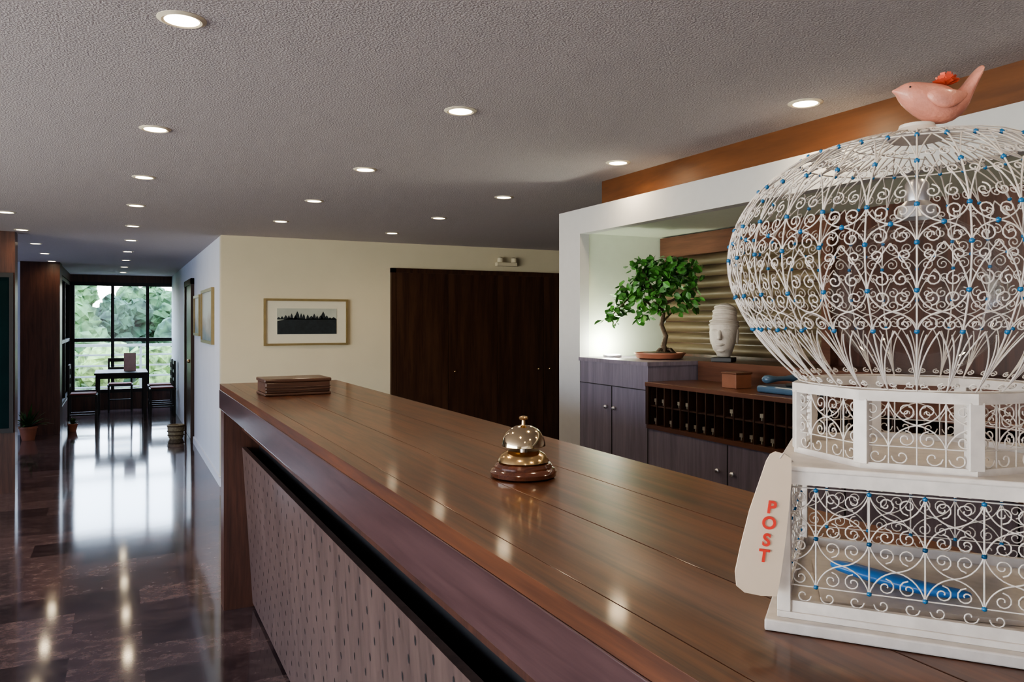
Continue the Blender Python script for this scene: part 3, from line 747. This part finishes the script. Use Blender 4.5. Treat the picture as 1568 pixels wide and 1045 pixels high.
plant(-1.02, 11.55, .10, 50, .36, 5)
plant(-.56, 12.2, .06, 30, .12, 8)

# ------------------------------------------------------------ downlights
lights = []
for y, x in zip((-.3, .95, 2.2, 3.5, 4.7, 5.87, 7.15, 8.42, 9.8, 11.2, 12.6, 14.0), (.15, .148, .146, .132, .122, .105, .103, .105, .09, .082, .07, .06)): lights.append((x, y))
for y in (.2, 1.42, 2.69, 3.95, 5.13, 6.3): lights.append((1.135, y))
for y in (.8, 2.04, 3.22, 4.44, 5.56, 6.70): lights.append((2.2 if y < 4 else 2.17, y))
for y, x in ((6.65, -.72), (7.87, -.74), (9.2, -.75), (10.5, -.765), (11.8, -.78)): lights.append((x, y))
for (x, y) in lights:
    e = empty('recessed_downlight', (x, y, CH))
    lathe('ring', [(.0425, -.0005), (.043, -.004), (.050, -.006), (.061, -.001), (.061, .002), (.04, .002)], M['ring'], (0, 0, 0), e, True, seg=32)
    lathe('lens', [(.0425, -.003), (.0425, -.001)], M['lamp'], (0, 0, 0), e, True, seg=28)
    ld = bpy.data.lights.new('bulb', 'SPOT'); ld.energy = 11 if y < 7.4 else 6
    ld.spot_size = math.radians(165); ld.spot_blend = .9; ld.shadow_soft_size = .04; ld.color = (1, .78, .50)
    lo = bpy.data.objects.new('bulb', ld); COL.objects.link(lo); lo.parent = e; lo.location = (0, 0, -.02)

def area(name, loc, rot, sx, sy, e, col):
    ld = bpy.data.lights.new(name, 'AREA'); ld.shape = 'RECTANGLE'; ld.size = sx; ld.size_y = sy; ld.energy = e; ld.color = col
    o = bpy.data.objects.new(name, ld); COL.objects.link(o); o.location = loc; o.rotation_euler = rot; return o
area('daylight_left_window', (XL + .05, 1.75, 1.3), (0, -PI / 2, 0), 1.7, 6.3, 72, (.52, .66, 1.0))
area('rear_fill', (-.5, YB + .05, 1.2), (PI / 2, 0, 0), 5, 2.0, 34, (.85, .88, 1.0))  # added fill lamp behind the camera; the back wall has no opening
area('daylight_side_room', (-3.9, 10.2, 1.3), (0, -PI / 2, 0), 1.6, 2.5, 45, (.55, .68, 1.0))
pl = bpy.data.lights.new('uplight_bulb', 'POINT'); pl.energy = 6.5; pl.color = (.97, 1, .80); pl.shadow_soft_size = .04
po = bpy.data.objects.new('uplight_bulb', pl); COL.objects.link(po); attach(po, ul, False); po.location = (2.45, 3.65, 1.37)

# ------------------------------------------------------------ outdoors
box('garden_ground', (-60, 15.2, -2.7), (60, 120, -2.5), M['grass'])
box('balcony_floor', (-3, 15.1, -.1), (3, 16.6, 0.0), M['slab'])
rl = empty('balcony_railing', (0, 16.5, 0))
bx = [((-3, 16.45, z), (3, 16.48, z + .03)) for z in (.25, .45, .65, .85)] + [((-3, 16.43, 1.02), (3, 16.5, 1.07))] + [((x, 16.44, 0), (x + .04, 16.49, 1.05)) for x in (-2.5, -1.1, .35, 1.8)]
multi_box('bars', bx, M['rail'], rl)
def blob_tree(name, x, y, base, top, rad, mat, seed, n=9):
    random.seed(seed)
    e = empty(name, (x, y, base))
    bm = bmesh.new()
    H = top - base
    for _ in range(n):
        r = rad * random.uniform(.25, .5)
        a = random.uniform(0, 2 * PI); q = random.uniform(0, .7) * rad
        z = base + H * random.uniform(.3, 1) - r
        ret = bmesh.ops.create_icosphere(bm, subdivisions=3, radius=r, matrix=Matrix.Translation((x + q * math.cos(a), y + q * math.sin(a), max(z, base + r * .4))))
        for v in ret['verts']:
            v.co += Vector([random.uniform(-1, 1) for _ in range(3)]) * r * .22
    me = bpy.data.meshes.new('crown'); bm.to_mesh(me); bm.free(); me.materials.append(mat)
    o = bpy.data.objects.new('crown', me); COL.objects.link(o); attach(o, e, False)
    wires('trunk', [[(x, y, base, 1.3), (x, y, base + H * .4, 1), (x, y, base + H * .75, .4)]], .22, M['bark'], e)
for i in range(20):
    random.seed(50 + i)
    x = -16 + i * 1.6 + random.uniform(-.5, .5)
    blob_tree('garden_tree', x, 44 + (i % 3) * 3, -2.5, [3.3, 4.1, 3.0, 3.9][i % 4], 1.9, M['tree'] if i % 2 else M['tree2'], 100 + i, 34)
for i in range(10):
    blob_tree('garden_shrub', -5 + i * 1.2, 24 + (i % 2), -2.5, .7 + .3 * (i % 3), 1.2, M['hedge'], 300 + i, 14)

# ------------------------------------------------------------ world
wd = bpy.data.worlds.new('sky'); S.world = wd; wd.use_nodes = True
nt = wd.node_tree; bg = nt.nodes['Background']
tc = N(nt, 'ShaderNodeTexCoord'); sp = N(nt, 'ShaderNodeSeparateXYZ'); nt.links.new(tc.outputs['Generated'], sp.inputs[0])
r = ramp(nt, [(0.0, (1.0, .95, .78)), (.10, (.70, .83, 1.0)), (1.0, (.45, .65, 1.0))])
nt.links.new(sp.outputs['Z'], r.inputs['Fac']); nt.links.new(r.outputs['Color'], bg.inputs['Color'])
bg.inputs['Strength'].default_value = 13.0
try:
    S.view_settings.look = 'AgX - Medium High Contrast'
except Exception as ex:
    print(ex)
